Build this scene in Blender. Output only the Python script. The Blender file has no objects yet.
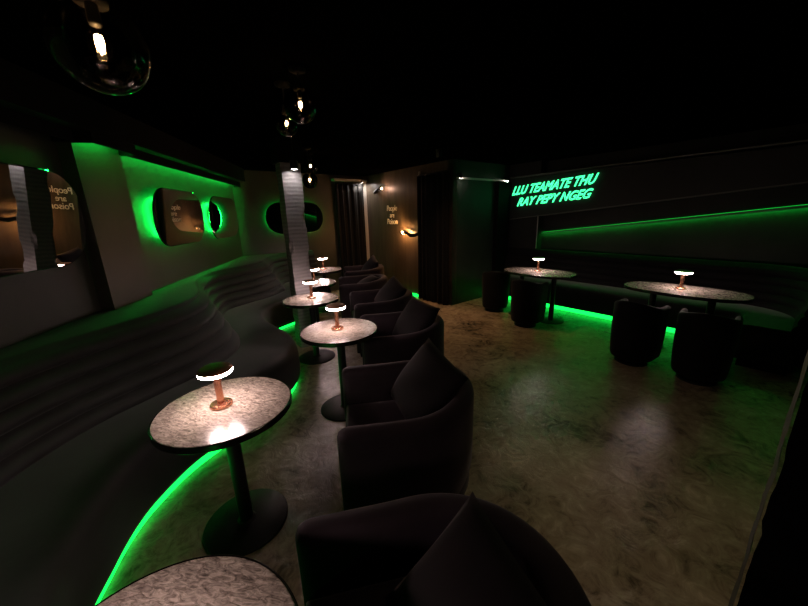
import bpy, bmesh, math, random
from mathutils import Vector, Matrix, noise
random.seed(7)
PI = math.pi
sc = bpy.context.scene
COL = sc.collection

# ------------------------------------------------------------------ helpers
def link(o):
    COL.objects.link(o); return o

def obj(name, bm, m, parent=None, smooth=True, loc=None):
    me = bpy.data.meshes.new(name)
    bmesh.ops.recalc_face_normals(bm, faces=bm.faces[:])
    bm.to_mesh(me); bm.free()
    if m is not None: me.materials.append(m)
    if smooth:
        for p in me.polygons: p.use_smooth = True
    o = link(bpy.data.objects.new(name, me))
    if parent is not None: o.parent = parent
    if loc is not None: o.location = loc
    return o

def sharp(o, ang=35):
    me = o.data
    me.set_sharp_from_angle(angle=math.radians(ang))
    return o

def tag(o, label=None, cat=None, group=None, kind=None):
    if label: o['label'] = label
    if cat: o['category'] = cat
    if group: o['group'] = group
    if kind: o['kind'] = kind
    return o

def thing(name, label, cat, loc=(0, 0, 0), rz=0, group=None):
    o = link(bpy.data.objects.new(name, None))
    o.empty_display_size = .1
    o.location = loc; o.rotation_euler = (0, 0, rz)
    return tag(o, label, cat, group)

def struct(name, bm, m, smooth=False):
    return tag(obj(name, bm, m, None, smooth), kind='structure')

def copy_tree(o, parent=None):
    c = o.copy(); COL.objects.link(c)
    if parent is not None: c.parent = parent
    for ch in list(o.children):
        copy_tree(ch, c)
    return c

def box(bm, lo, hi, M=None, bevel=0):
    v = [Vector((x, y, z)) for x in (lo[0], hi[0]) for y in (lo[1], hi[1]) for z in (lo[2], hi[2])]
    if M is not None: v = [M @ p for p in v]
    vs = [bm.verts.new(p) for p in v]
    fs = []
    for q in ((0, 1, 3, 2), (4, 6, 7, 5), (0, 4, 5, 1), (2, 3, 7, 6), (0, 2, 6, 4), (1, 5, 7, 3)):
        fs.append(bm.faces.new([vs[i] for i in q]))
    if bevel:
        es = set()
        for f in fs: es.update(f.edges)
        bmesh.ops.bevel(bm, geom=list(es), offset=bevel, segments=3, profile=.5, affect='EDGES')

def lathe(bm, prof, n=48, M=None, close=False):
    rings = []
    for r, z in prof:
        if r < 1e-6:
            p = Vector((0, 0, z)); rings.append([bm.verts.new(M @ p if M else p)])
        else:
            R = []
            for i in range(n):
                t = 2 * PI * i / n; p = Vector((r * math.cos(t), r * math.sin(t), z))
                R.append(bm.verts.new(M @ p if M else p))
            rings.append(R)
    for A, B in zip(rings, rings[1:]):
        for i in range(n):
            j = (i + 1) % n
            if len(A) == 1 and len(B) == 1: break
            if len(A) == 1: bm.faces.new((A[0], B[i], B[j]))
            elif len(B) == 1: bm.faces.new((A[i], A[j], B[0]))
            else: bm.faces.new((A[i], A[j], B[j], B[i]))

def loft(bm, rings, closed=True, caps=True, loop=False):
    R = [[bm.verts.new(p) for p in r] for r in rings]
    n = len(R[0])
    pairs = list(zip(R, R[1:])) + ([(R[-1], R[0])] if loop else [])
    for A, B in pairs:
        for i in range(n if closed else n - 1):
            j = (i + 1) % n
            bm.faces.new((A[i], A[j], B[j], B[i]))
    if caps and closed and not loop:
        bm.faces.new(R[0]); bm.faces.new(R[-1])
    return R

def tube(bm, pts, r, n=10, caps=True, loop=False):
    pts = [Vector(p) for p in pts]
    rings = []
    up = None
    N = len(pts)
    for i, p in enumerate(pts):
        if loop: d = pts[(i + 1) % N] - pts[i - 1]
        else: d = pts[min(i + 1, N - 1)] - pts[max(i - 1, 0)]
        d.normalize()
        if up is None:
            up = Vector((0, 0, 1)) if abs(d.z) < .9 else Vector((1, 0, 0))
        x = d.cross(up)
        if x.length < 1e-5: x = d.orthogonal()
        x.normalize(); y = x.cross(d); y.normalize(); up = y
        rr = r[i] if isinstance(r, (list, tuple)) else r
        rings.append([p + x * rr * math.cos(2 * PI * k / n) + y * rr * math.sin(2 * PI * k / n) for k in range(n)])
    loft(bm, rings, True, caps, loop)

def prism(bm, pts, z0, z1):
    lo = [bm.verts.new((p[0], p[1], z0)) for p in pts]
    hi = [bm.verts.new((p[0], p[1], z1)) for p in pts]
    n = len(pts)
    bm.faces.new(lo); bm.faces.new(hi)
    for i in range(n):
        j = (i + 1) % n
        bm.faces.new((lo[i], lo[j], hi[j], hi[i]))

# ------------------------------------------------------------------ materials
def newmat(name):
    m = bpy.data.materials.new(name); m.use_nodes = True
    nt = m.node_tree
    return m, nt, nt.nodes['Principled BSDF']

def pmat(name, col, rough=.5, metal=0, sheen=0, spec=.5, sheen_tint=None, bump=0, bscale=60, var=0, vscale=6, coat=0):
    m, nt, b = newmat(name)
    b.inputs['Base Color'].default_value = (*col, 1)
    b.inputs['Roughness'].default_value = rough
    b.inputs['Metallic'].default_value = metal
    b.inputs['Specular IOR Level'].default_value = spec
    b.inputs['Coat Weight'].default_value = coat
    if sheen:
        b.inputs['Sheen Weight'].default_value = sheen
        b.inputs['Sheen Roughness'].default_value = .4
        if sheen_tint: b.inputs['Sheen Tint'].default_value = (*sheen_tint, 1)
    tc = nt.nodes.new('ShaderNodeTexCoord')
    if var:
        n = nt.nodes.new('ShaderNodeTexNoise'); n.inputs['Scale'].default_value = vscale; n.inputs['Detail'].default_value = 6
        nt.links.new(tc.outputs['Object'], n.inputs['Vector'])
        r = nt.nodes.new('ShaderNodeValToRGB')
        r.color_ramp.elements[0].position = .3; r.color_ramp.elements[1].position = .7
        r.color_ramp.elements[0].color = (*[c * (1 - var) for c in col], 1)
        r.color_ramp.elements[1].color = (*[c * (1 + var) for c in col], 1)
        nt.links.new(n.outputs['Fac'], r.inputs['Fac']); nt.links.new(r.outputs['Color'], b.inputs['Base Color'])
    if bump:
        n = nt.nodes.new('ShaderNodeTexNoise'); n.inputs['Scale'].default_value = bscale; n.inputs['Detail'].default_value = 4
        nt.links.new(tc.outputs['Object'], n.inputs['Vector'])
        bp = nt.nodes.new('ShaderNodeBump'); bp.inputs['Strength'].default_value = bump; bp.inputs['Distance'].default_value = .01
        nt.links.new(n.outputs['Fac'], bp.inputs['Height']); nt.links.new(bp.outputs['Normal'], b.inputs['Normal'])
    return m

def emat(name, col, s):
    m = bpy.data.materials.new(name); m.use_nodes = True
    nt = m.node_tree; nt.nodes.clear()
    o = nt.nodes.new('ShaderNodeOutputMaterial'); e = nt.nodes.new('ShaderNodeEmission')
    e.inputs['Color'].default_value = (*col, 1); e.inputs['Strength'].default_value = s
    nt.links.new(e.outputs[0], o.inputs['Surface'])
    return m

def floor_mat():
    m, nt, b = newmat('polished_concrete')
    L = nt.links
    tc = nt.nodes.new('ShaderNodeTexCoord')
    n1 = nt.nodes.new('ShaderNodeTexNoise'); n1.inputs['Scale'].default_value = 1.6; n1.inputs['Detail'].default_value = 9; n1.inputs['Roughness'].default_value = .62; n1.inputs['Distortion'].default_value = .8
    n2 = nt.nodes.new('ShaderNodeTexNoise'); n2.inputs['Scale'].default_value = 8; n2.inputs['Detail'].default_value = 8; n2.inputs['Roughness'].default_value = .7; n2.inputs['Distortion'].default_value = 1.5
    L.new(tc.outputs['Object'], n1.inputs['Vector']); L.new(tc.outputs['Object'], n2.inputs['Vector'])
    mx = nt.nodes.new('ShaderNodeMix'); mx.data_type = 'FLOAT'; mx.inputs[0].default_value = .5
    L.new(n1.outputs['Fac'], mx.inputs[2]); L.new(n2.outputs['Fac'], mx.inputs[3])
    r = nt.nodes.new('ShaderNodeValToRGB'); cr = r.color_ramp
    cr.elements[0].position = .37; cr.elements[0].color = (0.1, 0.074, 0.05, 1)
    cr.elements[1].position = .64; cr.elements[1].color = (0.68, 0.54, 0.4, 1)
    e = cr.elements.new(.48); e.color = (0.36, 0.27, 0.19, 1)
    e = cr.elements.new(.55); e.color = (0.46, 0.36, 0.255, 1)
    L.new(mx.outputs[0], r.inputs['Fac']); L.new(r.outputs['Color'], b.inputs['Base Color'])
    mr = nt.nodes.new('ShaderNodeMapRange'); mr.inputs['From Min'].default_value = .3; mr.inputs['From Max'].default_value = .7
    mr.inputs['To Min'].default_value = .13; mr.inputs['To Max'].default_value = .27
    L.new(n2.outputs['Fac'], mr.inputs['Value']); L.new(mr.outputs[0], b.inputs['Roughness'])
    bp = nt.nodes.new('ShaderNodeBump'); bp.inputs['Strength'].default_value = .75; bp.inputs['Distance'].default_value = .018
    L.new(mx.outputs[0], bp.inputs['Height']); L.new(bp.outputs['Normal'], b.inputs['Normal'])
    b.inputs['Specular IOR Level'].default_value = .8
    return m

def stone_mat():
    m, nt, b = newmat('flecked_stone')
    L = nt.links
    tc = nt.nodes.new('ShaderNodeTexCoord')
    mp = nt.nodes.new('ShaderNodeMapping'); mp.inputs['Rotation'].default_value = (0, 0, .6); mp.inputs['Scale'].default_value = (30, 85, 30)
    L.new(tc.outputs['Object'], mp.inputs['Vector'])
    n1 = nt.nodes.new('ShaderNodeTexNoise'); n1.inputs['Scale'].default_value = 1; n1.inputs['Detail'].default_value = 7; n1.inputs['Roughness'].default_value = .7; n1.inputs['Distortion'].default_value = 1.2
    L.new(mp.outputs[0], n1.inputs['Vector'])
    r = nt.nodes.new('ShaderNodeValToRGB'); cr = r.color_ramp
    cr.elements[0].position = .33; cr.elements[0].color = (.04, .033, .028, 1)
    cr.elements[1].position = .66; cr.elements[1].color = (.34, .295, .25, 1)
    e = cr.elements.new(.47); e.color = (.15, .127, .106, 1)
    L.new(n1.outputs['Fac'], r.inputs['Fac']); L.new(r.outputs['Color'], b.inputs['Base Color'])
    b.inputs['Roughness'].default_value = .22
    b.inputs['Specular IOR Level'].default_value = .5
    return m

def plaster_mat():
    m, nt, b = newmat('dark_plaster')
    L = nt.links
    tc = nt.nodes.new('ShaderNodeTexCoord')
    n1 = nt.nodes.new('ShaderNodeTexNoise'); n1.inputs['Scale'].default_value = 2.2; n1.inputs['Detail'].default_value = 8; n1.inputs['Roughness'].default_value = .6; n1.inputs['Distortion'].default_value = .6
    L.new(tc.outputs['Object'], n1.inputs['Vector'])
    r = nt.nodes.new('ShaderNodeValToRGB'); cr = r.color_ramp
    cr.elements[0].position = .3; cr.elements[0].color = (.021, .019, .013, 1)
    cr.elements[1].position = .7; cr.elements[1].color = (.038, .034, .024, 1)
    L.new(n1.outputs['Fac'], r.inputs['Fac']); L.new(r.outputs['Color'], b.inputs['Base Color'])
    b.inputs['Roughness'].default_value = .5
    bp = nt.nodes.new('ShaderNodeBump'); bp.inputs['Strength'].default_value = .2; bp.inputs['Distance'].default_value = .01
    L.new(n1.outputs['Fac'], bp.inputs['Height']); L.new(bp.outputs['Normal'], b.inputs['Normal'])
    return m

def brown_mat():
    m, nt, b = newmat('brown_plaster')
    L = nt.links
    tc = nt.nodes.new('ShaderNodeTexCoord')
    mp = nt.nodes.new('ShaderNodeMapping'); mp.inputs['Scale'].default_value = (5, 5, .7)
    L.new(tc.outputs['Object'], mp.inputs['Vector'])
    n1 = nt.nodes.new('ShaderNodeTexNoise'); n1.inputs['Scale'].default_value = 1.3; n1.inputs['Detail'].default_value = 8; n1.inputs['Roughness'].default_value = .65
    L.new(mp.outputs[0], n1.inputs['Vector'])
    r = nt.nodes.new('ShaderNodeValToRGB'); cr = r.color_ramp
    cr.elements[0].position = .3; cr.elements[0].color = (.038, .029, .02, 1)
    cr.elements[1].position = .7; cr.elements[1].color = (.115, .085, .058, 1)
    L.new(n1.outputs['Fac'], r.inputs['Fac']); L.new(r.outputs['Color'], b.inputs['Base Color'])
    b.inputs['Roughness'].default_value = .45
    return m

def brick_mat():
    m, nt, b = newmat('painted_brick')
    L = nt.links
    tc = nt.nodes.new('ShaderNodeTexCoord')
    n1 = nt.nodes.new('ShaderNodeTexNoise'); n1.inputs['Scale'].default_value = 26; n1.inputs['Detail'].default_value = 8
    w = nt.nodes.new('ShaderNodeTexWave'); w.wave_type = 'BANDS'; w.bands_direction = 'Z'; w.inputs['Scale'].default_value = 7; w.inputs['Distortion'].default_value = 1.6; w.inputs['Detail'].default_value = 3
    L.new(tc.outputs['Object'], n1.inputs['Vector']); L.new(tc.outputs['Object'], w.inputs['Vector'])
    mx = nt.nodes.new('ShaderNodeMix'); mx.data_type = 'FLOAT'; mx.inputs[0].default_value = .5
    L.new(n1.outputs['Fac'], mx.inputs[2]); L.new(w.outputs['Fac'], mx.inputs[3])
    r = nt.nodes.new('ShaderNodeValToRGB'); cr = r.color_ramp
    cr.elements[0].position = .25; cr.elements[0].color = (.17, .16, .165, 1)
    cr.elements[1].position = .8; cr.elements[1].color = (.24, .225, .23, 1)
    L.new(mx.outputs[0], r.inputs['Fac']); L.new(r.outputs['Color'], b.inputs['Base Color'])
    b.inputs['Roughness'].default_value = .6
    bp = nt.nodes.new('ShaderNodeBump'); bp.inputs['Strength'].default_value = .2; bp.inputs['Distance'].default_value = .015
    L.new(mx.outputs[0], bp.inputs['Height']); L.new(bp.outputs['Normal'], b.inputs['Normal'])
    return m

def thin_glass(name, tint, gloss=.12):
    m = bpy.data.materials.new(name); m.use_nodes = True
    nt = m.node_tree; nt.nodes.clear(); L = nt.links
    o = nt.nodes.new('ShaderNodeOutputMaterial')
    t = nt.nodes.new('ShaderNodeBsdfTransparent'); t.inputs['Color'].default_value = (*tint, 1)
    g = nt.nodes.new('ShaderNodeBsdfGlossy'); g.inputs['Roughness'].default_value = .02
    lw = nt.nodes.new('ShaderNodeFresnel'); lw.inputs['IOR'].default_value = 1.5
    mx = nt.nodes.new('ShaderNodeMixShader')
    L.new(lw.outputs[0], mx.inputs[0]); L.new(t.outputs[0], mx.inputs[1]); L.new(g.outputs[0], mx.inputs[2])
    L.new(mx.outputs[0], o.inputs['Surface'])
    return m

GREEN = (.006, 1.0, .075)
M = {}
M['floor'] = floor_mat()
M['stone'] = stone_mat()
M['plaster'] = plaster_mat()
M['brown'] = brown_mat()
M['brick'] = brick_mat()
M['black_paint'] = pmat('black_paint', (.003, .003, .003), .8, spec=.1)
M['ceiling'] = pmat('black_ceiling', (.0012, .0012, .0012), .9, spec=.0)
M['dark_wall'] = pmat('dark_wall_paint', (.018, .020, .017), .6, var=.25, vscale=3, spec=.25)
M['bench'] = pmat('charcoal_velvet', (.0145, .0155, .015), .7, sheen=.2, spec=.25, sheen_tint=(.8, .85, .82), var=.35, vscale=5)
M['chair'] = pmat('aubergine_velvet', (.0145, .0098, .0125), .75, sheen=.14, spec=.12, sheen_tint=(.9, .78, .86), var=.2, vscale=7)
M['pillow'] = pmat('plum_cushion_velvet', (.006, .0044, .0053), .8, sheen=.06, spec=.12, sheen_tint=(.9, .78, .86), var=.2, vscale=9)
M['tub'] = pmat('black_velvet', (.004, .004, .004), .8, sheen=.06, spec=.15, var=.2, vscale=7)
M['curtain'] = pmat('black_curtain', (.003, .003, .003), .7, sheen=.05, spec=.15)
M['metal'] = pmat('black_metal', (.018, .018, .018), .38, metal=.6)
M['base_metal'] = pmat('dark_steel', (.022, .02, .02), .5, metal=.5)
M['rim'] = pmat('bronze_rim', (.10, .09, .08), .25, metal=1)
M['copper'] = pmat('copper', (.78, .36, .22), .26, metal=1)
M['copper_dark'] = pmat('copper_shade', (.42, .19, .13), .4, metal=1)
M['brass'] = pmat('brass', (.55, .38, .15), .3, metal=1)
M['mirror'] = pmat('mirror_glass', (.72, .72, .72), .015, metal=1)
M['bulkhead'] = pmat('bulkhead_paint', (.026, .028, .026), .55, spec=.25)
M['trim'] = pmat('pale_trim', (.35, .34, .32), .5)
M['profile'] = pmat('grey_profile', (.10, .11, .10), .5)
M['letters'] = pmat('cream_letters', (.92, .86, .74), .45)
M['smoke'] = thin_glass('smoked_glass', (.30, .27, .25))
M['clear'] = thin_glass('clear_glass', (.93, .90, .84))
M['lamp'] = emat('lamp_diffuser', (1, .72, .68), 78)
M['strip'] = emat('green_strip', GREEN, 2.6)
M['halo'] = emat('green_halo', GREEN, 130)
M['halo_far'] = emat('green_halo_far', GREEN, 30)
M['floor_strip'] = emat('green_floor_strip', GREEN, 2.5)
M['rail_glow'] = emat('green_rail_glow', GREEN, 1.2)
M['cove'] = emat('green_cove', GREEN, 28)
M['cove_pilaster'] = emat('green_cove_pilaster', GREEN, 40)
M['cove_dim'] = emat('green_cove_dim', GREEN, 12)
M['neon'] = emat('green_neon', (.05, 1.0, .30), 4)
M['rail'] = emat('green_rail', GREEN, 17)
M['filament'] = emat('filament', (1, .62, .27), 800)
M['sconce_bulb'] = emat('sconce_filament', (1, .46, .16), 4200)
M['sconce_dim'] = emat('sconce_filament_dim', (1, .58, .42), 900)
M['spot'] = emat('spot_lens', (1, .9, .85), 115)
M['fill_spot_far'] = emat('fill_spot_far_lens', (1, .52, .22), 1700)
M['fill_spot_near'] = emat('fill_spot_near_lens', (1, .78, .52), 420)
M['door_spot'] = emat('door_spot_lens', (1, .88, .8), 1100)
M['spot_small'] = emat('small_spot_lens', (1, .85, .75), 160)

# ------------------------------------------------------------------ room frame
A = Vector((-.62, .785, 0)); B = Vector((.785, .62, 0))
A.normalize(); B = Vector((A.y, -A.x, 0))
def AB(a, b, z=0): return A * a + B * b + Vector((0, 0, z))
WD = Vector((-.157, .988, 0)).normalized(); WN = Vector((WD.y, -WD.x, 0))
W0 = Vector((-2.41, 2.2, 0))
def LW(t, off=0, z=0): return W0 + WD * t + WN * off + Vector((0, 0, z))
CZ = 2.56
def isect(p, d, q, e):
    det = d.x * (-e.y) + e.x * d.y
    r = q - p
    s = (r.x * (-e.y) + e.x * r.y) / det
    return p + d * s
P1 = isect(W0, WD, AB(6.95, 0), B)
P0 = LW(-3.7)
P2 = AB(6.95, 4.42); P3 = AB(4.15, 4.42); P4 = AB(4.15, 6.05); P4r = AB(3.48, 6.05)
P5 = AB(-1.9, 6.25); P6 = AB(-1.9, 1.6); P7 = Vector((2.6, -1.45, 0)); P0 = LW(-3.66)
ring = [P0, P1, P2, P3, AB(4.15, 6.4), AB(-1.9, 6.4), P6, P7]

bm = bmesh.new()
c = sum(ring, Vector()) / len(ring)
prism(bm, [c + (p - c) * 1.08 for p in ring], -.12, 0); struct('floor', bm, M['floor'])
bm = bmesh.new(); prism(bm, [c + (p - c) * 1.08 for p in ring], CZ, CZ + .1); struct('ceiling', bm, M['ceiling'])

def wall(name, p, q, m, z0=0, z1=CZ, th=.12, side=1):
    d = (q - p).normalized(); n = Vector((d.y, -d.x, 0)) * side     # n points into the room
    bm = bmesh.new()
    prism(bm, [p, q, q - n * th, p - n * th], z0, z1)
    return struct(name, bm, m)
wall('wall_left', P0, P1, M['plaster'])
wall('wall_far', P1, P2, M['plaster'])
wall('wall_back', P2, P3 - A * .12 + A * .12, M['brown'])
wall('wall_alcove', P3 + B * .0, P4 + B * .2, M['dark_wall'])
wall('wall_pier', P4, P4r, M['dark_wall'], 0, CZ, .35)
wall('wall_right', AB(3.49, 6.25), AB(-1.9, 6.25), M['dark_wall'])
wall('wall_end', AB(-1.9, 6.4), P6, M['black_paint'])
wall('wall_near', P6, P7, M['black_paint'])
wall('wall_rear', P7, P0, M['black_paint'])

# pilaster between the two left bays
bm = bmesh.new()
q = [LW(.42, -.02), LW(.97, -.02), LW(.97, .1), LW(.42, .1)]
prism(bm, q, 0, CZ); struct('trim_pilaster', bm, M['plaster'])
# soffit over the left wall and the light channels below it
def bar(bm, p, q, n, off0, off1, z0, z1):
    prism(bm, [p + n * off0, q + n * off0, q + n * off1, p + n * off1], z0, z1)
bm = bmesh.new(); bar(bm, LW(-3.6), P1 - WD * .05, WN, .001, .25, 2.335, CZ - .001); struct('trim_soffit', bm, M['black_paint'])
def channel(t0, t1, o, label, em, cut=.03):
    t = thing('light_channel', label, 'light strip', LW((t0 + t1) / 2, o, 2.30))
    off = t.location
    bm = bmesh.new()
    for u0, u1, z0, z1 in ((.125, .135, -.048, .034), (.0, .125, .024, .034)):
        prism(bm, [LW(t0, o + u0), LW(t1, o + u0), LW(t1, o + u1), LW(t0, o + u1)], z0 + 2.30, z1 + 2.30)
    for u, w_ in ((t0, t0 + .012), (t1 - .012, t1)):
        prism(bm, [LW(u, o), LW(w_, o), LW(w_, o + .135), LW(u, o + .135)], 2.252, 2.3345)
    for v in bm.verts: v.co -= off
    obj('profile', bm, M['black_paint'], t, False)
    bm = bmesh.new()
    prism(bm, [LW(t0 + .06, o + .095), LW(t1 - cut, o + .095), LW(t1 - cut, o + .122), LW(t0 + .06, o + .122)], 2.314, 2.323)
    for v in bm.verts: v.co -= off
    obj('diffuser', bm, em, t, False)
    return t
channel(.99, 4.30, .002, 'green lit light channel along the wall top above the pair of haloed mirrors', M['cove'])
channel(-3.3, .40, .002, 'dim green light channel along the wall top above the nearest mirror', M['cove_dim'], .75)
channel(.43, .96, .102, 'short green light channel over the projecting pilaster', M['cove_pilaster'])

# ------------------------------------------------------------------ mirrors
def pill(w, h, r, n=16):
    pts = []
    for cx, cy, a0 in ((w / 2 - r, h / 2 - r, 0), (-w / 2 + r, h / 2 - r, PI / 2), (-w / 2 + r, -h / 2 + r, PI), (w / 2 - r, -h / 2 + r, 1.5 * PI)):
        for k in range(n + 1):
            t = a0 + PI / 2 * k / n
            pts.append((cx + r * math.cos(t), cy + r * math.sin(t)))
    return pts
def mirror(center, d, n, w, h, r, label, em, arc=None, yaw=.8, tilt=2.6, inset=.115):
    t = thing('wall_mirror', label, 'mirror', center)
    d = d.normalized()
    def pt(u, v, o): return d * u + n * o + Vector((0, 0, v))
    bm = bmesh.new()
    P = pill(w, h, r)
    loft(bm, [[pt(u, v, .060) for u, v in P], [pt(u, v, .072) for u, v in P]], True, False)
    bm.faces.new([bm.verts.new(pt(u, v, .060)) for u, v in P])
    obj('backing', bm, M['black_paint'], t, False)
    bm = bmesh.new(); P2_ = pill(w - .012, h - .012, r - .006)
    lo = [bm.verts.new(pt(u, v, .0725)) for u, v in P]; hi = [bm.verts.new(pt(u, v, .076)) for u, v in P2_]
    for i in range(len(P)):
        j = (i + 1) % len(P); bm.faces.new((lo[i], lo[j], hi[j], hi[i]))
    bm.faces.new(hi)
    obj('glass', bm, M['mirror'], t, False)
    t.rotation_euler = (Matrix.Rotation(math.radians(yaw), 3, 'Z') @ Matrix.Rotation(math.radians(tilt), 3, d)).to_euler()
    if em is None: return t
    bm = bmesh.new(); P3_ = pill(w - 2 * inset, h - 2 * inset, r - inset)
    if arc:
        P3_ = [p for p in P3_ if arc(p)] + [(-.4, h / 2 - inset)]
        tube(bm, [pt(u, v, .026) for u, v in P3_], .007, 6)
    else:
        tube(bm, [pt(u, v, .026) for u, v in P3_], .007, 6, loop=True)
    obj('halo_strip', bm, em, t)
    t.rotation_euler = (Matrix.Rotation(math.radians(yaw), 3, 'Z') @ Matrix.Rotation(math.radians(tilt), 3, d)).to_euler()
    return t
mirror(LW(-.22, 0, 1.72), WD, WN, 1.26, .64, .27, 'rounded mirror on the bare brown wall nearest the camera', None, None, 1.3, 4.4)
mirror(LW(1.96, 0, 1.722), WD, WN, 1.24, .63, .27, 'green haloed mirror just beyond the pilaster, reflecting the wall sconce', M['halo'])
mirror(LW(3.43, 0, 1.715), WD, WN, 1.28, .63, .27, 'green haloed mirror beside the room corner on the left wall', M['halo'])
mirror(AB(6.95, 2.66, 1.675), B, -A, 1.20, .61, .29, 'pill shaped haloed mirror on the far wall behind the brick column', M['halo_far'], None, 0, 0, .035)

# ------------------------------------------------------------------ wavy banquette on the left
RF = 1.55
TL = RF * math.tan(math.acos(max(-1, min(1, WD.dot(B)))) / 2)
turn = math.acos(WD.dot(B))
fs = (P1 - W0).dot(WD) - TL            # t where the fillet starts
fc = P1 - WD * TL + WN * RF
arcL = RF * turn
endL = (AB(6.95, 2.95) - P1).length - TL
T0 = -2.6
def path(t):
    """point on the rounded wall line, normal into the room, and the distance back to the real wall"""
    if t <= fs: return LW(t), WN.copy(), 0.0
    if t <= fs + arcL:
        th = (t - fs) / RF
        n = WN.copy(); n.rotate(Matrix.Rotation(-th, 3, 'Z'))
        p = fc - n * RF
        g1 = (p - W0).dot(WN) / max(.05, n.dot(WN)); g2 = (AB(6.95, 0) - p).dot(A) / max(.05, -n.dot(A))
        return p, n, max(0, min(g1, g2))
    n = -A
    p = P1 + B * (TL + (t - fs - arcL))
    return p, n, 0.0
DT = [(-.6, 1.4), (-.1, 1.38), (.4, 1.12), (.8, .89), (1.1, .83), (1.3, .81), (1.48, .825), (1.78, .916), (2.13, 1.13), (2.39, 1.30), (2.57, 1.385), (2.81, 1.44), (3.0, 1.43), (3.3, 1.32), (3.6, 1.12), (3.9, .94), (4.2, .84), (4.5, .83), (4.73, .96), (5.18, 1.28), (5.6, 1.42), (6.0, 1.44), (7.5, 1.44)]
def dfront(t):
    y = W0.y + t * WD.y
    if y <= DT[0][0]: d = DT[0][1]
    else:
        d = DT[-1][1]
        for i in range(len(DT) - 1):
            if DT[i][0] <= y < DT[i + 1][0]:
                p0, p1, p2, p3 = DT[max(i - 1, 0)], DT[i], DT[i + 1], DT[min(i + 2, len(DT) - 1)]
                u = (y - p1[0]) / (p2[0] - p1[0]); L_ = p2[0] - p1[0]
                m1 = (p2[1] - p0[1]) / (p2[0] - p0[0]) * L_; m2 = (p3[1] - p1[1]) / (p3[0] - p1[0]) * L_
                d = (2 * u ** 3 - 3 * u * u + 1) * p1[1] + (u ** 3 - 2 * u * u + u) * m1 + (3 * u * u - 2 * u ** 3) * p2[1] + (u ** 3 - u * u) * m2
                break
    if t > fs:
        k = min(1, (t - fs) / (arcL + .2)); k = k * k * (3 - 2 * k)
        d = d * (1 - k) + .80 * k
    return d
N = 210
ts = [T0 + (fs + arcL + endL - T0) * i / N for i in range(N + 1)]
def sweep(bm, prof, frame, tl, closed):
    rings = []
    for t in tl:
        rings.append([frame(t, o, z) for o, z in prof])
    loft(bm, rings, closed, closed)
def frameL(t, o, z):
    p, n, g = path(t)
    d = dfront(t)
    if o is None: return p - n * (g - .002) + Vector((0, 0, z))
    return p + n * (d - o) + Vector((0, 0, z))
def frameLB(t, o, z):
    if o is None: return frameL(t, o, z)
    w = max(0, min(1, (dfront(t) - .8) / .65)); k = max(0, min(1, (z - .43) / .52))
    return frameL(t, o + w * (.02 + .17 * k), z)
seat_prof = [(.58, .10), (.05, .075), (.012, .085), (0, .115), (-.004, .2), (-.002, .33), (.006, .385), (.025, .425), (.06, .447), (.12, .455), (.3, .458), (.45, .45), (.60, .44), (.66, .43)]
def rolls(n, z0, z1, o0, o1, amp):
    pr = []
    for k in range(n):
        for i in range(9):
            s = i / 9
            z = z0 + (z1 - z0) * (k + s) / n
            o = o0 + (o1 - o0) * (k + s) / n - amp * (math.sin(PI * s) ** .55)
            pr.append((o, z))
    return pr
back_prof = [(.62, .12)] + rolls(5, .43, .95, .555, .70, .040) + [(.70, .952), (.705, .972), (.725, .985), (None, .99), (None, .12)]
plinth_prof = [(.09, 0), (.09, .10), (.55, .10), (.55, 0)]
strip_prof = [(.045, .010), (.045, .032), (.088, .032), (.088, .010)]
bench = thing('banquette', 'long wavy charcoal velvet banquette along the left wall with ribbed back', 'bench', (-2.0, 2.6, 0))
def part(name, bm, m, parent, smooth=True):
    for v in bm.verts: v.co -= parent.location
    return obj(name, bm, m, parent, smooth)
bm = bmesh.new(); sweep(bm, seat_prof, frameL, ts, True); part('seat', bm, M['bench'], bench)
bm = bmesh.new(); sweep(bm, back_prof, frameLB, ts, True); sharp(part('backrest', bm, M['bench'], bench), 50)
bm = bmesh.new(); sweep(bm, plinth_prof, frameL, ts, True); sharp(part('plinth', bm, M['black_paint'], bench))
bm = bmesh.new(); sweep(bm, strip_prof, frameL, ts, True); sharp(tag(part('light_strip', bm, M['strip'], bench), 'glowing green light strip'))

# ------------------------------------------------------------------ straight banquette on the right, turning at its near end
B_W = 6.05
RR = .66; RA = -.14
S_A0 = 4.12
straight = S_A0 - (RA + RR)
arcR = RR * PI / 2
endR = .55
def pathR(t):
    if t <= straight: return AB(S_A0 - t, B_W), -B
    if t <= straight + arcR:
        th = (t - straight) / RR
        n = -B; n.rotate(Matrix.Rotation(-th, 3, 'Z'))
        fcr = AB(RA + RR, B_W - RR)
        return fcr - n * RR, n
    return AB(RA, B_W - RR - (t - straight - arcR)), A.copy()
def frameR(t, o, z):
    p, n = pathR(t)
    if o is None: return p - n * (.19 * min(1, max(0, t - .67) * 50) - .012) * (1 if t <= straight else 0) + Vector((0, 0, z))
    return p + n * (.58 - o) + Vector((0, 0, z))
seatR = [(.5, .10)] + seat_prof[1:10] + [(.40, .457), (.46, .44), (.48, .43)]
backR = [(.48, .12)] + rolls(5, .43, .93, .42, .545, .022) + [(.548, .932), (.553, .948), (.57, .957), (.60, .96), (.60, .12)]
tsR = [(straight + arcR + endR) * i / 120 for i in range(121)]
benchR = thing('banquette', 'straight black velvet banquette below the sloping green light rail', 'bench', AB(1.5, 5.8))
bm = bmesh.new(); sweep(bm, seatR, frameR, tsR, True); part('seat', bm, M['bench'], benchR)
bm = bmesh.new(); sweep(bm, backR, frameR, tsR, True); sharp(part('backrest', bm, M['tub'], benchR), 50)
bm = bmesh.new(); sweep(bm, [(.09, 0), (.09, .1), (.46, .1), (.46, 0)], frameR, tsR, True); sharp(part('plinth', bm, M['black_paint'], benchR))
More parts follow.
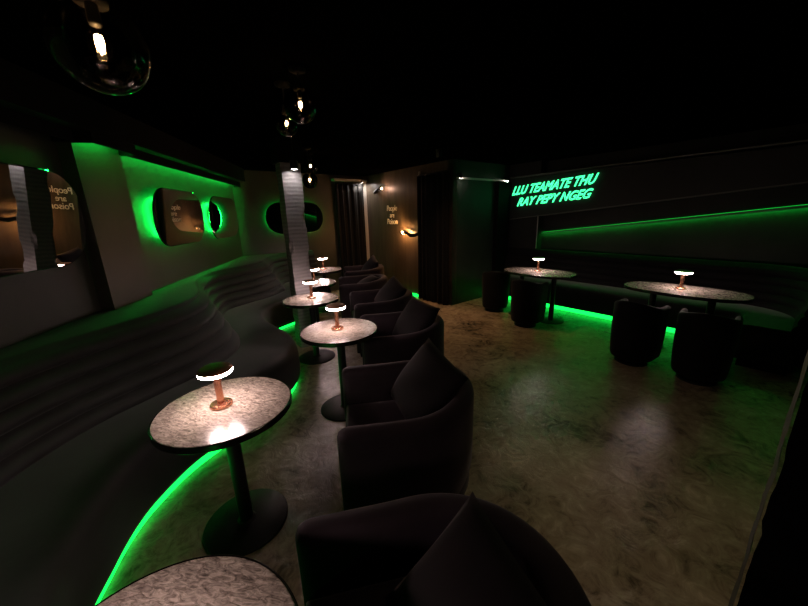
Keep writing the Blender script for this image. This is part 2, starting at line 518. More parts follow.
bm = bmesh.new(); sweep(bm, [(.045, .008), (.045, .060), (.088, .060), (.088, .008)], frameR, tsR[:80], True); sharp(tag(part('light_strip', bm, M['strip'], benchR), 'glowing green light strip'))

# ------------------------------------------------------------------ sloping bulkhead, rail and neon on the right
def zb(a): return 1.51 + (4.15 - a) * .0985            # underside of the bulkhead
def zr(a): return 1.235 + (3.49 - a) * .1185            # light rail
bm = bmesh.new()
def quadloop(a, b0, b1, z0, z1): return [AB(a, b0, z0), AB(a, b1, z0), AB(a, b1, z1), AB(a, b0, z1)]
loft(bm, [quadloop(4.149, 5.99, 6.34, zb(4.149), 2.30), quadloop(-1.88, 5.99, 6.34, zb(-1.88), 2.30)])
struct('trim_bulkhead', bm, M['bulkhead'])
bm = bmesh.new()
loft(bm, [quadloop(4.149, 5.975, 6.34, 2.302, 2.325), quadloop(-1.88, 5.975, 6.34, 2.35, 2.37)])
struct('trim_bulkhead_cap', bm, M['profile'])
bm = bmesh.new()
loft(bm, [quadloop(4.149, 5.98, 5.992, zb(4.149) - .004, zb(4.149) + .012), quadloop(-1.88, 5.98, 5.992, zb(-1.88) - .004, zb(-1.88) + .012)])
struct('trim_bulkhead_edge', bm, M['profile'])
bm = bmesh.new()
prism(bm, [AB(3.474, 6.052), AB(3.462, 6.052), AB(3.462, 6.036), AB(3.474, 6.036)], .97, zb(3.47)); struct('trim_pier_edge', bm, M['trim'])
rail = thing('light_rail', 'sloping green light rail on the wall behind the right banquette', 'light strip', AB(1.5, 6.22, zr(1.5)))
def railpart(name, b0, b1, d0, d1, m):
    bm = bmesh.new()
    loft(bm, [quadloop(3.46, b0, b1, zr(3.46) + d0, zr(3.46) + d1), quadloop(-1.85, b0, b1, zr(-1.85) + d0, zr(-1.85) + d1)])
    return part(name, bm, m, rail, False)
railpart('profile', 6.20, 6.249, .010, .03, M['black_paint'])
railpart('lip', 6.196, 6.202, -.004, .03, M['profile'])
railpart('diffuser', 6.212, 6.236, .001, .009, M['rail'])
railpart('upper_diffuser', 6.234, 6.238, .0305, .034, M['rail_glow'])

def text_mesh(name, s, size, m, parent, mat4, extrude=.004, bevel=0, shear=0, space=1.0, align='CENTER', offset=0, fill='BOTH'):
    cu = bpy.data.curves.new(name, 'FONT'); cu.body = s; cu.size = size; cu.extrude = extrude; cu.bevel_depth = bevel
    cu.shear = shear; cu.space_character = space; cu.align_x = align; cu.resolution_u = 3; cu.offset = offset; cu.fill_mode = fill
    o = bpy.data.objects.new(name, cu)
    COL.objects.link(o)
    dg = bpy.context.evaluated_depsgraph_get(); dg.update()
    me = bpy.data.meshes.new_from_object(o.evaluated_get(dg))
    bpy.data.objects.remove(o)
    me.materials.clear(); me.materials.append(m)
    me.transform(mat4)
    r = link(bpy.data.objects.new(name, me)); r.parent = parent
    return r
def face_mat(xd, p):
    xd = xd.normalized(); z = Vector((0, 0, 1)); nrm = xd.cross(z)
    R = Matrix((xd, z, nrm)).transposed().to_4x4(); R.translation = p
    return R
# neon: two slanted lines, rising gently to the right
neon = thing('neon_sign', 'green neon wall sign in two slanting lines of letters', 'sign', AB(3.2, 5.96, 1.98))
sl = Vector((-A.x, -A.y, .062)).normalized()
def neon_line(s, a0, a1, z, size):
    tmp = text_mesh('lettering', s, size, M['neon'], neon, Matrix.Identity(4), .0, .0045, .5, 1.0, 'LEFT', 0, 'NONE')
    xs = [v.co.x for v in tmp.data.vertices]; w = max(xs) - min(xs)
    k = (a0 - a1) / w
    tmp.data.transform(Matrix.Diagonal((k, 1, 1, 1)))
    Rm = Matrix((sl, Vector((0, 0, 1)), sl.cross(Vector((0, 0, 1))).normalized())).transposed().to_4x4()
    Rm.translation = AB(a0, 5.972, z) - neon.location
    tmp.data.transform(Rm)
    return tmp
neon_line('LLU TEAMATE THU', 4.02, 2.44, 1.985, .215)
neon_line('RAY PEPY NGEG', 3.90, 2.50, 1.775, .205)

# strip of pale trim over the alcove wall, with its two small spots
bm = bmesh.new()
prism(bm, [AB(4.148, 4.50), AB(4.148, 5.98), AB(4.118, 5.98), AB(4.118, 4.50)], 2.245, 2.275); struct('trim_alcove', bm, M['trim'])
bm = bmesh.new()
prism(bm, [AB(4.149, 5.60), AB(4.149, 5.985), AB(4.06, 5.985), AB(4.06, 5.60)], 0, 2.24); struct('trim_alcove_post', bm, M['black_paint'])

# ------------------------------------------------------------------ brick column and the rough pillar by the camera
def rough_column(name, corners, z0, z1, m, step=.035, jit=.003, chips=.028):
    bm = bmesh.new()
    rings = []
    n = int((z1 - z0) / step)
    for i in range(n + 1):
        z = z0 + (z1 - z0) * i / n
        R = []
        for k in range(len(corners)):
            p, q_ = Vector(corners[k]), Vector(corners[(k + 1) % len(corners)])
            for s in range(6):
                c_ = p.lerp(q_, s / 6)
                cen = sum((Vector(x) for x in corners), Vector()) / len(corners)
                nv = noise.noise(Vector((c_.x * 9 + k, c_.y * 9, z * 11)))
                course = -.004 if (i % 3 == 0) else 0; course *= .4
                j = jit * nv + course
                if s == 0: j -= chips * max(0, noise.noise(Vector((k * 7.3, 1.7, z * 6.5)))) * 2
                d_ = (c_ - cen).normalized()
                R.append((c_.x + d_.x * j, c_.y + d_.y * j, z))
        rings.append(R)
    loft(bm, rings)
    return struct(name, bm, m)
k0 = Vector((-1.372, 4.10, 0))
rough_column('column', [k0, k0 + B * .235, k0 + B * .235 + A * .19, k0 + A * .19], 0, CZ, M['brick'])
bm = bmesh.new(); o_ = .03
prism(bm, [k0 - B * o_ - A * o_, k0 + B * (.235 + o_) - A * o_, k0 + B * (.235 + o_) + A * (.19 + o_), k0 - B * o_ + A * (.19 + o_)], 2.30, CZ - .001); struct('trim_column_blackout', bm, M['black_paint'])  # black box added round the column top to keep it dark
pc = Vector((1.03, .762, 0))
rough_column('pillar', [pc, pc + Vector((.44, .27, 0)), pc + Vector((.70, -.05, 0)), pc + Vector((.36, -.30, 0))], 0, CZ, M['black_paint'], .03, .008, .022)

bm = bmesh.new(); rg = []
for i in range(150):
    z = .0 + CZ * i / 149
    k = .004 + .012 * max(0, noise.noise(Vector((3.1, 8.2, z * 7)))) + .006 * abs(noise.noise(Vector((1.1, 2.2, z * 31))))
    q_ = pc + Vector((-.006, .004, 0)) * (1 + .6 * noise.noise(Vector((5, 5, z * 9))))
    rg.append([(q_.x - k * .2, q_.y - k * .4, z), (q_.x + k * 1.2, q_.y + k * 1.6 + .004, z), (q_.x + .03, q_.y + .02, z)])
loft(bm, rg); struct('trim_pillar_edge', bm, M['profile'])

def downlight(p, aim, r, L, label, lens, name='ceiling_spot', up=.09, rec=.004):
    t = thing(name, label, 'spotlight', p)
    d = Vector(aim).normalized()
    R = d.to_track_quat('-Z', 'Y').to_matrix().to_4x4()
    bm = bmesh.new(); lathe(bm, [(r * .8, .0), (r, .0), (r, L), (r * .85, L + .006), (0, L + .006)], 24, R); obj('housing', bm, M['metal'], t); sharp(t.children[-1])
    bm = bmesh.new(); lathe(bm, [(0, rec), (r * .82, rec), (r * .82, rec + .006), (0, rec + .006)], 24, R); obj('lens', bm, lens, t, False)
    if up:
        bm = bmesh.new(); top = CZ - p[2]
        tube(bm, [R @ Vector((0, 0, L)), (0, 0, L + .02), (0, 0, top)], .006, 8); obj('stem', bm, M['metal'], t)
    return t
fm = k0 + B * .115 - A * .105
t = downlight(Vector((fm.x, fm.y, 2.215)), Vector((0, 0, -1)), .045, .09, 'small black spotlight hanging in front of the brick column', M['spot'])

# ------------------------------------------------------------------ curtains, door trim, back wall
def curtain(p, q, n, z0, z1, folds, amp, label):
    d = (q - p); L_ = d.length; d.normalize()
    t = thing('curtain', label, 'curtain', (p + q) / 2)
    bm = bmesh.new(); rows = 14; cols = folds * 12
    def P(i, z, o):
        s = i / cols
        ph = 2 * PI * folds * s + 1.2 * math.sin(5 * s)
        k = .6 + .4 * (1 - z / z1)
        w = amp * k * (math.sin(ph) + .35 * math.sin(2.3 * ph + 1))
        return p + d * (L_ * s) + n * (.09 + w + o) + Vector((0, 0, z)) - t.location
    F = [[bm.verts.new(P(i, z0 + (z1 - z0) * j / rows, 0)) for i in range(cols + 1)] for j in range(rows + 1)]
    Bk = [[bm.verts.new(P(i, z0 + (z1 - z0) * j / rows, -.012)) for i in range(cols + 1)] for j in range(rows + 1)]
    for j in range(rows):
        for i in range(cols):
            bm.faces.new((F[j][i], F[j][i + 1], F[j + 1][i + 1], F[j + 1][i]))
            bm.faces.new((Bk[j][i], Bk[j + 1][i], Bk[j + 1][i + 1], Bk[j][i + 1]))
    for j in range(rows):
        bm.faces.new((F[j][0], F[j + 1][0], Bk[j + 1][0], Bk[j][0])); bm.faces.new((F[j][-1], Bk[j][-1], Bk[j + 1][-1], F[j + 1][-1]))
    for i in range(cols):
        bm.faces.new((F[0][i], Bk[0][i], Bk[0][i + 1], F[0][i + 1])); bm.faces.new((F[-1][i], F[-1][i + 1], Bk[-1][i + 1], Bk[-1][i]))
    obj('fabric', bm, M['curtain'], t)
    bm = bmesh.new(); tube(bm, [p + n * .09 + Vector((0, 0, z1 + .012)) - t.location, q + n * .09 + Vector((0, 0, z1 + .012)) - t.location], .012, 10); obj('curtain_rod', bm, M['metal'], t)
    return t
curtain(AB(6.95, 3.60), AB(6.95, 4.32), -A, .01, 2.36, 5, .028, 'black pleated curtain in the far corner beside the pale door post')
curtain(AB(4.98, 4.42), AB(4.18, 4.42), -B, .01, 2.36, 6, .028, 'black pleated curtain hanging between the brown wall and the green alcove')
bm = bmesh.new(); prism(bm, [AB(6.949, 3.56), AB(6.949, 4.40), AB(6.80, 4.40), AB(6.80, 3.56)], 2.425, 2.47); struct('trim_door_head', bm, M['trim'])
bm = bmesh.new(); prism(bm, [AB(6.948, 4.335), AB(6.948, 4.419), AB(6.89, 4.419), AB(6.89, 4.335)], 0, 2.424); struct('trim_door_post', bm, M['trim'])
bm = bmesh.new(); prism(bm, [AB(5.015, 4.419), AB(4.985, 4.419), AB(4.985, 4.395), AB(5.015, 4.395)], 0, 2.45); struct('trim_wall_edge', bm, M['trim'])
downlight(AB(6.80, 4.25, 2.395), Vector((0, 0, -1)), .03, .05, 'tiny spotlight above the pale door post in the far corner', M['door_spot'], up=0)
downlight(AB(4.09, 4.56, 2.27), AB(-.05, .9, -1), .028, .05, 'tiny spotlight over the alcove beside the black curtain', M['spot_small'], up=0)
downlight(AB(4.09, 5.90, 2.255), AB(0, -.9, -1), .02, .05, 'tiny spotlight in the alcove corner beside the neon sign', M['spot_small'], up=0)

downlight(Vector((.55, 5.0, 2.44)), Vector((.08, .16, -1)), .04, .10, 'added fill spotlight over the open floor before the brown wall', M['fill_spot_far'], rec=.045)  # added fill light to brighten the floor before the brown wall
downlight(Vector((.98, 1.12, 2.46)), Vector((.0, .05, -1)), .04, .10, 'added unseen fill spotlight over the open floor near the camera', M['fill_spot_near'], rec=.03)  # added fill light above the frame, brightens the near open floor
# green strip at the foot of the brown wall
t = thing('floor_light', 'short green light strip at the foot of the brown wall', 'light strip', AB(5.45, 4.36))
bm = bmesh.new(); prism(bm, [AB(5.75, 4.419), AB(5.10, 4.419), AB(5.10, 4.39), AB(5.75, 4.39)], .004, .055); part('diffuser', bm, M['floor_strip'], t, False)

# lettering on the brown wall
t = thing('wall_lettering', 'cream lettering reading People are Poison on the brown wall', 'sign', AB(5.91, 4.42, 1.69))
for s, z, size, x in (('People', 1.765, .165, 0), ('are', 1.625, .15, .0), ('Poison', 1.485, .165, 0)):
    R = face_mat(-A, AB(5.92 + x, 4.416, z) - t.location)
    tm = text_mesh('word', s, size, M['letters'], t, Matrix.Identity(4), .003, 0, .1, .95)
    tm.data.transform(Matrix.Diagonal((.86, 1, 1, 1))); tm.data.transform(R)

# hand shaped wall sconces holding a glass bulb
def finger(bm, pts, r): tube(bm, pts, r, 8)
def hand_sconce(base, outdir, n, label, s=1.0, em='sconce_bulb'):
    """forearm leaves the wall at base, runs along outdir and holds a bulb"""
    t = thing('hand_sconce', label, 'wall lamp', base)
    u = outdir.normalized(); zz = Vector((0, 0, 1))
    def P(x, y, z): return (u * x + n * y + zz * z) * s
    bm = bmesh.new(); Rm = n.to_track_quat('Z', 'Y').to_matrix().to_4x4()
    lathe(bm, [(0, 0), (.055 * s, 0), (.055 * s, .010 * s), (.035 * s, .02 * s), (0, .02 * s)], 24, Rm); obj('wall_plate', bm, M['metal'], t)
    bm = bmesh.new()
    tube(bm, [P(0, .01, 0), P(.03, .08, -.03), P(.09, .12, -.035), P(.16, .125, -.01), P(.22, .12, .02), P(.26, .12, .03), P(.30, .12, .028)],
         [x * s for x in (.03, .034, .036, .032, .024, .03, .026)], 14)
    for (dy, dz), ln in (((.028, .012), .9), ((.012, .026), 1.0), ((-.010, .026), .96), ((-.028, .012), .8)):
        finger(bm, [P(.285, .12 + dy * .6, .03 + dz * .4), P(.32, .12 + dy * 1.5, .035 + dz * 1.3), P(.32 + .035 * ln, .12 + dy * 1.6, .035 + dz * 1.5), P(.32 + .06 * ln, .12 + dy * 1.2, .035 + dz * 1.1)],
               [x * s for x in (.011, .010, .009, .006)])
    finger(bm, [P(.26, .12, .01), P(.29, .135, -.015), P(.32, .14, -.022), P(.345, .135, -.014)], [x * s for x in (.013, .011, .010, .007)])
    obj('hand_arm', bm, M['metal'], t)
    bm = bmesh.new(); c_ = P(.375, .12, .03)
    lathe(bm, [(0, -.05), (.025, -.045), (.042, -.028), (.05, 0), (.042, .028), (.025, .045), (0, .05)], 24, Matrix.Translation(c_) @ Matrix.Scale(s, 4)); g = obj('bulb_glass', bm, M['clear'], t)
    bm = bmesh.new(); lathe(bm, [(0, -.014), (.010, -.008), (.010, .008), (0, .014)], 12, Matrix.Translation(c_) @ Matrix.Scale(s, 4)); obj('filament', bm, M[em], t)
    return t
hand_sconce(AB(5.06, 4.42, 1.30), A, -B, 'lower hand shaped black sconce glowing at the right edge of the brown wall', 1.0)
hand_sconce(AB(6.46, 4.42, 2.20), -A, -B, 'upper hand shaped black sconce above the lettering on the brown wall', .95, 'sconce_dim')

# ------------------------------------------------------------------ pendants
def pendant(p, r, label, group='smoked globe pendants'):
    t = thing('globe_pendant', label, 'pendant lamp', p, 0, group)
    bm = bmesh.new(); pr = []
    for i in range(25):
        th = -PI / 2 + (PI - .32) * i / 24
        pr.append((r * math.cos(th) if i else 0, r * math.sin(th)))
    lathe(bm, pr, 40); obj('globe', bm, M['smoke'], t)
    top = r * math.cos(.32)
    k = r / .125
    bm = bmesh.new(); lathe(bm, [(0, top + .05), (.012, top + .05), (.028 * k, top + .02), (.04 * k, top + .004), (.042 * k, top - .008), (0, top - .008)], 24); obj('cap', bm, M['metal'], t)
    bz = top - .055 * k
    bm = bmesh.new(); lathe(bm, [(0, top - .004), (.016 * k, top - .006), (.017 * k, bz), (.014 * k, bz - .008), (0, bz - .008)], 20); obj('socket', bm, M['metal'], t)
    bm = bmesh.new()
    lathe(bm, [(.013 * k, bz), (.018 * k, bz - .015 * k), (.030 * k, bz - .045 * k), (.031 * k, bz - .06 * k), (.024 * k, bz - .082 * k), (.010 * k, bz - .094 * k), (0, bz - .096 * k)], 24)
    bl = obj('bulb', bm, M['clear'], t)
    bm = bmesh.new()
    for j in range(4):
        x = .009 * k * math.cos(j * PI / 2 + .4); y = .009 * k * math.sin(j * PI / 2 + .4)
        tube(bm, [(x * .7, y * .7, bz - .032 * k), (x, y, bz - .05 * k), (x * .7, y * .7, bz - .070 * k)], .0024 * k, 6)
    obj('filament', bm, M['filament'], bl)
    bm = bmesh.new(); tube(bm, [(0, 0, top + .045), (0, 0, CZ - p[2] - .02)], .004, 8); obj('cord', bm, M['metal'], t)
    bm = bmesh.new(); lathe(bm, [(0, CZ - p[2]), (.05, CZ - p[2]), (.05, CZ - p[2] - .018), (.02, CZ - p[2] - .03), (0, CZ - p[2] - .03)], 24); obj('ceiling_rose', bm, M['black_paint'], t)
    return t
pendant((-.90, 1.18, 2.195), .125, 'large smoked glass globe pendant nearest the camera, alone at the upper left')
pendant((-.61, 2.32, 2.35), .10, 'upper globe of the overlapping pair of smoked pendants in front of the column')
pendant((-.78, 2.55, 2.305), .076, 'small lower globe of the overlapping pair of smoked pendants before the column')
pendant((-1.28, 5.08, 2.375), .098, 'higher of the two tiny globe pendants beside the column top')
pendant((-1.205, 4.69, 2.15), .10, 'lower of the two tiny globe pendants beside the column top')


# ------------------------------------------------------------------ tables and lamps
TH = .748
def round_table(x, y, label):
    t = thing('round_table', label, 'table', (x, y, 0), random.uniform(-.4, .4), 'round stone tables along the wavy banquette')
    R = .325
    bm = bmesh.new(); lathe(bm, [(0, TH - .022), (R - .006, TH - .022), (R - .006, TH - .003), (R - .009, TH), (0, TH)], 72); sharp(obj('tabletop', bm, M['stone'], t))
    bm = bmesh.new(); lathe(bm, [(R - .05, TH - .034), (R - .004, TH - .034), (R, TH - .030), (R, TH - .004), (R - .003, TH - .0005), (R - .0065, TH - .002), (R - .0065, TH - .023), (R - .05, TH - .024), (R - .05, TH - .034)], 72); sharp(tag(obj('rim', bm, M['rim'], t), 'dark metal rim'))
    bm = bmesh.new(); lathe(bm, [(0, .012), (.036, .012), (.036, TH - .045), (.10, TH - .035), (.10, TH - .023), (0, TH - .023)], 32); sharp(obj('pedestal', bm, M['metal'], t))
    bm = bmesh.new(); lathe(bm, [(0, 0), (.222, 0), (.222, .008), (.215, .013), (.05, .018), (.036, .03), (0, .03)], 64); sharp(obj('base', bm, M['base_metal'], t))
    return t
def table_lamp(x, y, z, label):
    t = thing('table_lamp', label, 'table lamp', (x, y, z), 0, 'small copper table lamps')
    t.scale = (1.06, 1.06, 1.07)
    bm = bmesh.new(); lathe(bm, [(0, 0), (.047, 0), (.050, .003), (.050, .012), (.047, .015), (.022, .017), (0, .017)], 40); sharp(obj('base', bm, M['copper'], t))
    bm = bmesh.new(); lathe(bm, [(0, .015), (.017, .015), (.016, .06), (.0165, .12), (.019, .172), (0, .172)], 28); sharp(obj('stem', bm, M['copper'], t), 50)
    bm = bmesh.new(); lathe(bm, [(.020, .168), (.066, .168), (.0745, .173), (.0765, .180), (.0755, .187), (.020, .187)], 48); obj('diffuser', bm, M['lamp'], t)
    bm = bmesh.new(); lathe(bm, [(0, .2045), (.03, .204), (.062, .200), (.0735, .194), (.0768, .1875), (0, .1872)], 48); sharp(obj('shade', bm, M['copper_dark'], t), 50)
    return t
S = .93
rt = [(-.55, .415, 'round stone table at the bottom edge, nearest the camera'),
      (-1.01 * S, 1.64 * S, 'whole round stone table largest in view, beside the near banquette bulge'),
      (-.599 * S, 2.872 * S, 'round stone table in front of the second armchair, left of its arms'),
      (-1.181 * S, 4.09 * S, 'round stone table just in front of the brick column'),
      (-1.32, 4.78, 'round stone table half hidden behind the brick column'),
      (-1.531 * S - .02, 6.447 * S, 'farthest round stone table, before the far corner banquette')]
for x, y, l in rt: round_table(x, y, l)
lm = [(-.64, .33, 'copper table lamp on the nearest round table by the camera'),
      (-1.035 * S, 1.645 * S, 'copper table lamp largest in view, on the round table by the banquette bulge'),
      (-.619 * S, 2.886 * S, 'copper table lamp on the round table beside the second and third armchairs'),
      (-1.184 * S, 4.137 * S, 'copper table lamp standing right in front of the brick column'),
      (-1.315, 4.82, 'copper table lamp on the table half hidden behind the column'),
      (-1.585 * S, 6.545 * S, 'farthest copper table lamp, on the last round table')]
for x, y, l in lm: table_lamp(x, y, TH + .0005, l)

def oblong_table(a, b, L_, W_, label):
    p = AB(a, b)
    t = thing('oblong_table', label, 'table', p, math.atan2(A.y, A.x), 'oblong stone tables at the right banquette')
    def sup(w, h, n=72, e=2.6):
        r = []
        for i in range(n):
            th = 2 * PI * i / n; c_, s_ = math.cos(th), math.sin(th)
            r.append((w / 2 * math.copysign(abs(c_) ** (2 / e), c_), h / 2 * math.copysign(abs(s_) ** (2 / e), s_)))
        return r
    o_ = sup(L_, W_); i_ = sup(L_ - .012, W_ - .012)
    bm = bmesh.new(); loft(bm, [[(x, y, TH - .022) for x, y in i_], [(x, y, TH - .001) for x, y in i_]]); obj('tabletop', bm, M['stone'], t, False)
    bm = bmesh.new(); u_ = sup(L_ - .1, W_ - .1)
    i2 = sup(L_ - .011, W_ - .011)
    loft(bm, [[(x, y, TH - .034) for x, y in u_], [(x, y, TH - .034) for x, y in o_], [(x, y, TH) for x, y in o_], [(x, y, TH) for x, y in i2], [(x, y, TH - .023) for x, y in i2], [(x, y, TH - .023) for x, y in u_]], True, False, True)
    tag(obj('rim', bm, M['rim'], t, False), 'dark metal rim')
    for sx in (-.27, .27):
        bm = bmesh.new(); Mx = Matrix.Translation((sx, 0, 0))
        lathe(bm, [(0, .010), (.036, .010), (.036, TH - .045), (.09, TH - .035), (.09, TH - .024), (0, TH - .024)], 28, Mx); sharp(obj('pedestal', bm, M['metal'], t))
        bm = bmesh.new(); lathe(bm, [(0, 0), (.19, 0), (.19, .008), (.18, .013), (.04, .02), (0, .02)], 48, Mx); sharp(obj('base', bm, M['base_metal'], t))
    return t
oblong_table(2.72, 4.86, 1.12, .66, 'oblong stone table nearer the neon sign corner')
oblong_table(.91, 4.83, 1.16, .64, 'oblong stone table at the right end of the banquette, behind two tub chairs')
table_lamp(*AB(2.76, 4.92)[:2], TH + .0005, 'copper table lamp on the oblong table below the neon sign')
table_lamp(*AB(.94, 4.87)[:2], TH + .0005, 'copper table lamp on the oblong table at the far right')

# ------------------------------------------------------------------ armchairs
def upath(r, front, n_str=8, n_arc=28):
    """centre line of a U opening towards -x: (point, outward normal, s in 0..1 where .5 is the middle of the back)"""
    pts = []
    for i in range(n_str): pts.append((Vector((front + (0 - front) * i / n_str, -r, 0)), Vector((0, -1, 0))))
    for i in range(n_arc + 1):
        t = -PI / 2 + PI * i / n_arc
        pts.append((Vector((r * math.cos(t), r * math.sin(t), 0)), Vector((math.cos(t), math.sin(t), 0))))
    for i in range(1, n_str + 1): pts.append((Vector((front * i / n_str, r, 0)), Vector((0, 1, 0))))
    return pts
def tub_shell(bm, r, front, th, z0, zarm, zback, flare=0, taper=0, rise=0):
    zb0 = z0
    pts = upath(r, front)
    L_ = [0]
    for (p, _), (q_, _) in zip(pts, pts[1:]): L_.append(L_[-1] + (q_ - p).length)
    tot = L_[-1]
    rings = []; zcur = [z0]
    def ring(p, n, zt, kth, kz=1.0, z0=None):
        z0 = z0 if z0 is not None else zcur[0]
        h = th / 2 * kth
        sec = []
        rr = h
        zt2 = z0 + (zt - z0) * kz
        body = [(-h, z0 + .02), (-h, z0 + (zt2 - z0) * .33), (-h, z0 + (zt2 - z0) * .66), (-h, zt2 - rr)]
        topc = [(-h * math.cos(PI * i / 8), zt2 - rr + rr * math.sin(PI * i / 8)) for i in range(1, 8)]
        body2 = [(h, zt2 - rr), (h, z0 + (zt2 - z0) * .66), (h, z0 + (zt2 - z0) * .33), (h, z0 + .02), (h * .8, z0), (-h * .8, z0)]
        for o, z in body + topc + body2:
            fl = flare * (z - z0) / (zt - z0) - taper * max(0, .25 - (z - z0)) * 2
            v = p + n * (o + fl); sec.append((v.x, v.y, z))
        return sec
    for i, (p, n) in enumerate(pts):
        s = L_[i] / tot
        c_ = .5 - .5 * math.cos(2 * PI * min(max((s - .12) / .76, 0), 1))
        zt = zarm + (zback - zarm) * c_; zcur[0] = zb0 + rise * c_ ** 1.5
        if i == 0:
            for e, k in ((.055, .25), (.048, .62), (.03, .86), (.012, .97)): rings.append(ring(p + Vector((-e, 0, 0)), n, zt - (1 - k) * .05, k))
        rings.append(ring(p, n, zt, 1))
        if i == len(pts) - 1:
            for e, k in ((.012, .97), (.03, .86), (.048, .62), (.055, .25)): rings.append(ring(p + Vector((-e, 0, 0)), n, zt - (1 - k) * .05, k))
    loft(bm, rings)
def dshape(r, front, n=24):
    pts = [(front, -r), (front * .5, -r)]
    for i in range(n + 1):
        t = -PI / 2 + PI * i / n; pts.append((r * math.cos(t), r * math.sin(t)))
    pts += [(front * .5, r), (front, r)]
    return pts
def dcushion(bm, r, front, z0, z1, rd=.03):
    rings = []
    for k, z in ((-rd, z0), (-rd * .3, z0 + rd * .3), (0, z0 + rd), (0, z1 - rd), (-rd * .25, z1 - rd * .35), (-rd * .8, z1 - rd * .05), (-rd * 2.5, z1 + .008), (-rd * 5, z1 + .014)):
        rings.append([(x if x > front * .9 else x - k, y * (r + k) / r, z) if x < 0 else (x * (r + k) / r, y * (r + k) / r, z) for x, y in dshape(r, front)])
    loft(bm, rings)
def armchair():
    t = thing('armchair', 'x', 'armchair', (0, 0, 0), 0, 'aubergine velvet armchairs along the tables')
    bm = bmesh.new(); tub_shell(bm, .345, -.345, .11, .055, .672, .715, rise=.22); sharp(obj('shell', bm, M['chair'], t), 60)
    bm = bmesh.new(); dcushion(bm, .288, -.385, .20, .43); obj('seat_cushion', bm, M['chair'], t)
    bm = bmesh.new(); dcushion(bm, .385, -.345, .055, .198, .02); obj('seat_base', bm, M['chair'], t)
    bm = bmesh.new(); prism(bm, dshape(.365, -.36), 0, .054); obj('plinth', bm, M['black_paint'], t, False)
    return t
def pillow_mesh(w=.47, d=.17):
    bm = bmesh.new(); n = 16
    def P(i, j, sgn):
        u = -1 + 2 * i / n; v = -1 + 2 * j / n
        e = max(0, (1 - u * u)) ** .5 * max(0, (1 - v * v)) ** .5
        pinch = 1 - .09 * ((1 - u * u) + (1 - v * v)) * .5 * (abs(u) ** 4 + abs(v) ** 4)
        return (u * w / 2 * pinch, v * w / 2 * pinch, sgn * d / 2 * e ** .75 + .006 * math.sin(5 * u + 3 * v) * e)
    top = [[bm.verts.new(P(i, j, 1)) for j in range(n + 1)] for i in range(n + 1)]
    bot = [[top[i][j] if i in (0, n) or j in (0, n) else bm.verts.new(P(i, j, -1)) for j in range(n + 1)] for i in range(n + 1)]
    for i in range(n):
        for j in range(n):
            bm.faces.new((top[i][j], top[i + 1][j], top[i + 1][j + 1], top[i][j + 1]))
            q_ = (bot[i][j], bot[i][j + 1], bot[i + 1][j + 1], bot[i + 1][j])
            try: bm.faces.new(q_)
            except ValueError: pass
    return bm
pm = None
def pillow(x, y, z, tilt, roll, rz, label):
    """a square cushion; roll turns it in its own plane, tilt leans it back, rz heads it"""
    global pm
    if pm is None:
        o = obj('throw_pillow', pillow_mesh(), M['pillow']); pm = o
    else:
        o = pm.copy(); COL.objects.link(o)
    o.matrix_world = Matrix.Translation((x, y, z)) @ Matrix.Rotation(rz, 4, 'Z') @ Matrix.Rotation(tilt, 4, 'Y') @ Matrix.Rotation(roll, 4, 'Z')
    return tag(o, label, 'cushion', 'dark throw cushions on the armchairs')
chairs = [(.07, .63, 12, 'nearest velvet armchair, cut by the bottom edge of the view'),
          (0.0, 1.80, 8, 'velvet armchair second from the camera, right behind the nearest one'),
          (-.02, 3.04, 9, 'velvet armchair third from the camera, beside the table before the column'),
          (-.28, 4.20, 13, 'velvet armchair fourth from the camera, level with the brick column'),
          (-.66, 5.36, 11, 'velvet armchair fifth from the camera, with a low crumpled cushion'),
          (-.78, 6.60, 12, 'farthest velvet armchair of the row, beside the pale door post')]
A0_ = armchair()
for i, (x, y, rz, l) in enumerate(chairs):
    o = A0_ if i == 0 else copy_tree(A0_)
    o.location = (x, y, 0); o.rotation_euler = (0, 0, math.radians(rz)); o['label'] = l
pl = [(0, .10, -.02, .57, 52, -14, 22, 'dark cushion leaning in the nearest armchair at the bottom edge'),
      (1, .13, .0, .64, 55, -12, 22, 'dark cushion with raised corner in the second armchair from the camera'),
      (2, .14, .02, .63, 55, -4, 24, 'dark cushion with two corners up in the third armchair from the camera'),
      (3, .12, .02, .63, 52, -18, 20, 'dark cushion with pointed corner in the fourth armchair from the camera'),
      (4, .06, .02, .55, 30, 4, 6, 'low crumpled dark cushion in the fifth armchair from the camera'),
      (5, .13, .02, .64, 54, -18, 15, 'dark cushion with pointed corner in the farthest armchair')]
for ci, dx, dy, z, tilt, roll, rz, l in pl:
    cx, cy, cr, _ = chairs[ci]; cr = math.radians(cr)
    z += .02; dx -= .02
    p = Vector((dx, dy, 0)); p.rotate(Matrix.Rotation(cr, 3, 'Z'))
    pillow(cx + p.x, cy + p.y, z, -math.radians(tilt), math.radians(roll), cr + math.radians(rz), l)

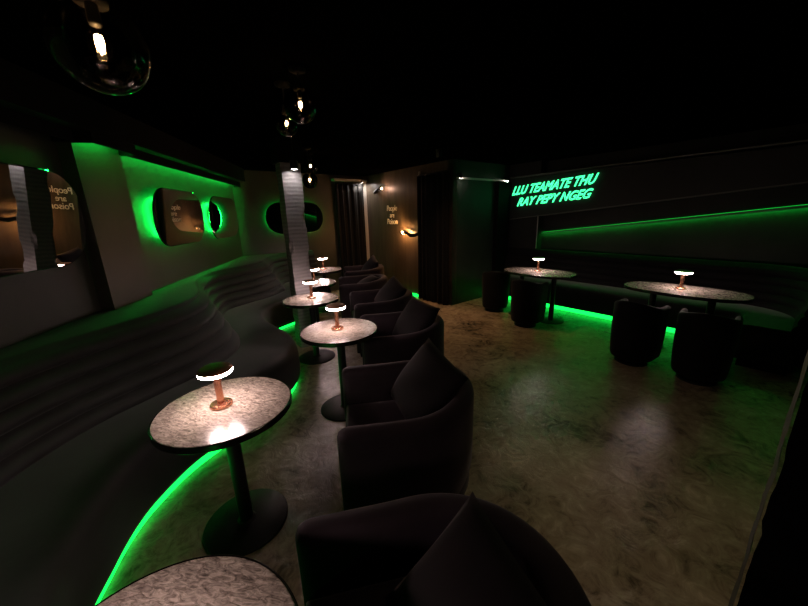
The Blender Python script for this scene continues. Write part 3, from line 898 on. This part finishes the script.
# tub chairs on the right, backs to the room
def tub_chair():
    t = thing('tub_chair', 'x', 'chair', (0, 0, 0), 0, 'small black tub chairs at the oblong tables')
    bm = bmesh.new(); tub_shell(bm, .235, -.19, .07, .07, .64, .70, .005, .04); sharp(obj('shell', bm, M['tub'], t), 60)
    bm = bmesh.new(); dcushion(bm, .205, -.23, .22, .44, .025); obj('seat_cushion', bm, M['tub'], t)
    bm = bmesh.new(); dcushion(bm, .20, -.20, .08, .218, .02); obj('seat_base', bm, M['tub'], t)
    bm = bmesh.new(); lathe(bm, [(0, 0), (.19, 0), (.19, .02), (.16, .035), (.15, .085), (0, .085)], 40); sharp(obj('plinth', bm, M['metal'], t))
    return t
tub = tub_chair()
base_r = math.atan2(B.y, B.x) + PI       # opening towards +B
for i, (a, b, dr, l) in enumerate([(2.62, 4.42, 6, 'small black tub chair in front of the oblong table below the neon sign'),
                                   (1.12, 4.14, -4, 'small black tub chair left of the gap where the green floor light shows'),
                                   (.545, 4.14, 5, 'small black tub chair right of the gap, nearest the rough pillar'),
                                   (3.42, 4.74, 30, 'small black tub chair alone against the dark alcove, beside the black curtain')]):
    o = tub if i == 0 else copy_tree(tub)
    o.location = AB(a, b); o.scale = (.84, .84, 1.04); o.rotation_euler = (0, 0, base_r + math.radians(dr)); o['label'] = l

# ------------------------------------------------------------------ camera, world, view
cam = bpy.data.cameras.new('camera'); co = link(bpy.data.objects.new('camera', cam))
f, p, r = 330.6, .261339, -.029413
F = Vector((0, math.cos(p), -math.sin(p))); U = Vector((0, math.sin(p), math.cos(p))); X = Vector((1, 0, 0))
X2 = X * math.cos(r) + U * math.sin(r); U2 = -X * math.sin(r) + U * math.cos(r)
Mx = Matrix((X2, U2, -F)).transposed().to_4x4(); Mx.translation = (0, 0, 1.678)
co.matrix_world = Mx
cam.sensor_width = 36; cam.lens = f / 808 * 36; cam.clip_start = .02
sc.camera = co
w = bpy.data.worlds.new('world'); sc.world = w; w.use_nodes = True
w.node_tree.nodes['Background'].inputs[0].default_value = (0, 0, 0, 1)
w.node_tree.nodes['Background'].inputs[1].default_value = 0
vs = sc.view_settings
sc.display_settings.display_device = 'sRGB'
vs.view_transform = 'Standard'; vs.look = 'None'; vs.exposure = 0.0; vs.gamma = 1; vs.use_curve_mapping = False
cy = sc.cycles
cy.use_denoising = True
try: cy.denoiser = 'OPENIMAGEDENOISE'
except Exception: pass
cy.max_bounces = 8; cy.diffuse_bounces = 4; cy.glossy_bounces = 4; cy.transparent_max_bounces = 16
cy.sample_clamp_indirect = 3; cy.caustics_reflective = False; cy.caustics_refractive = False
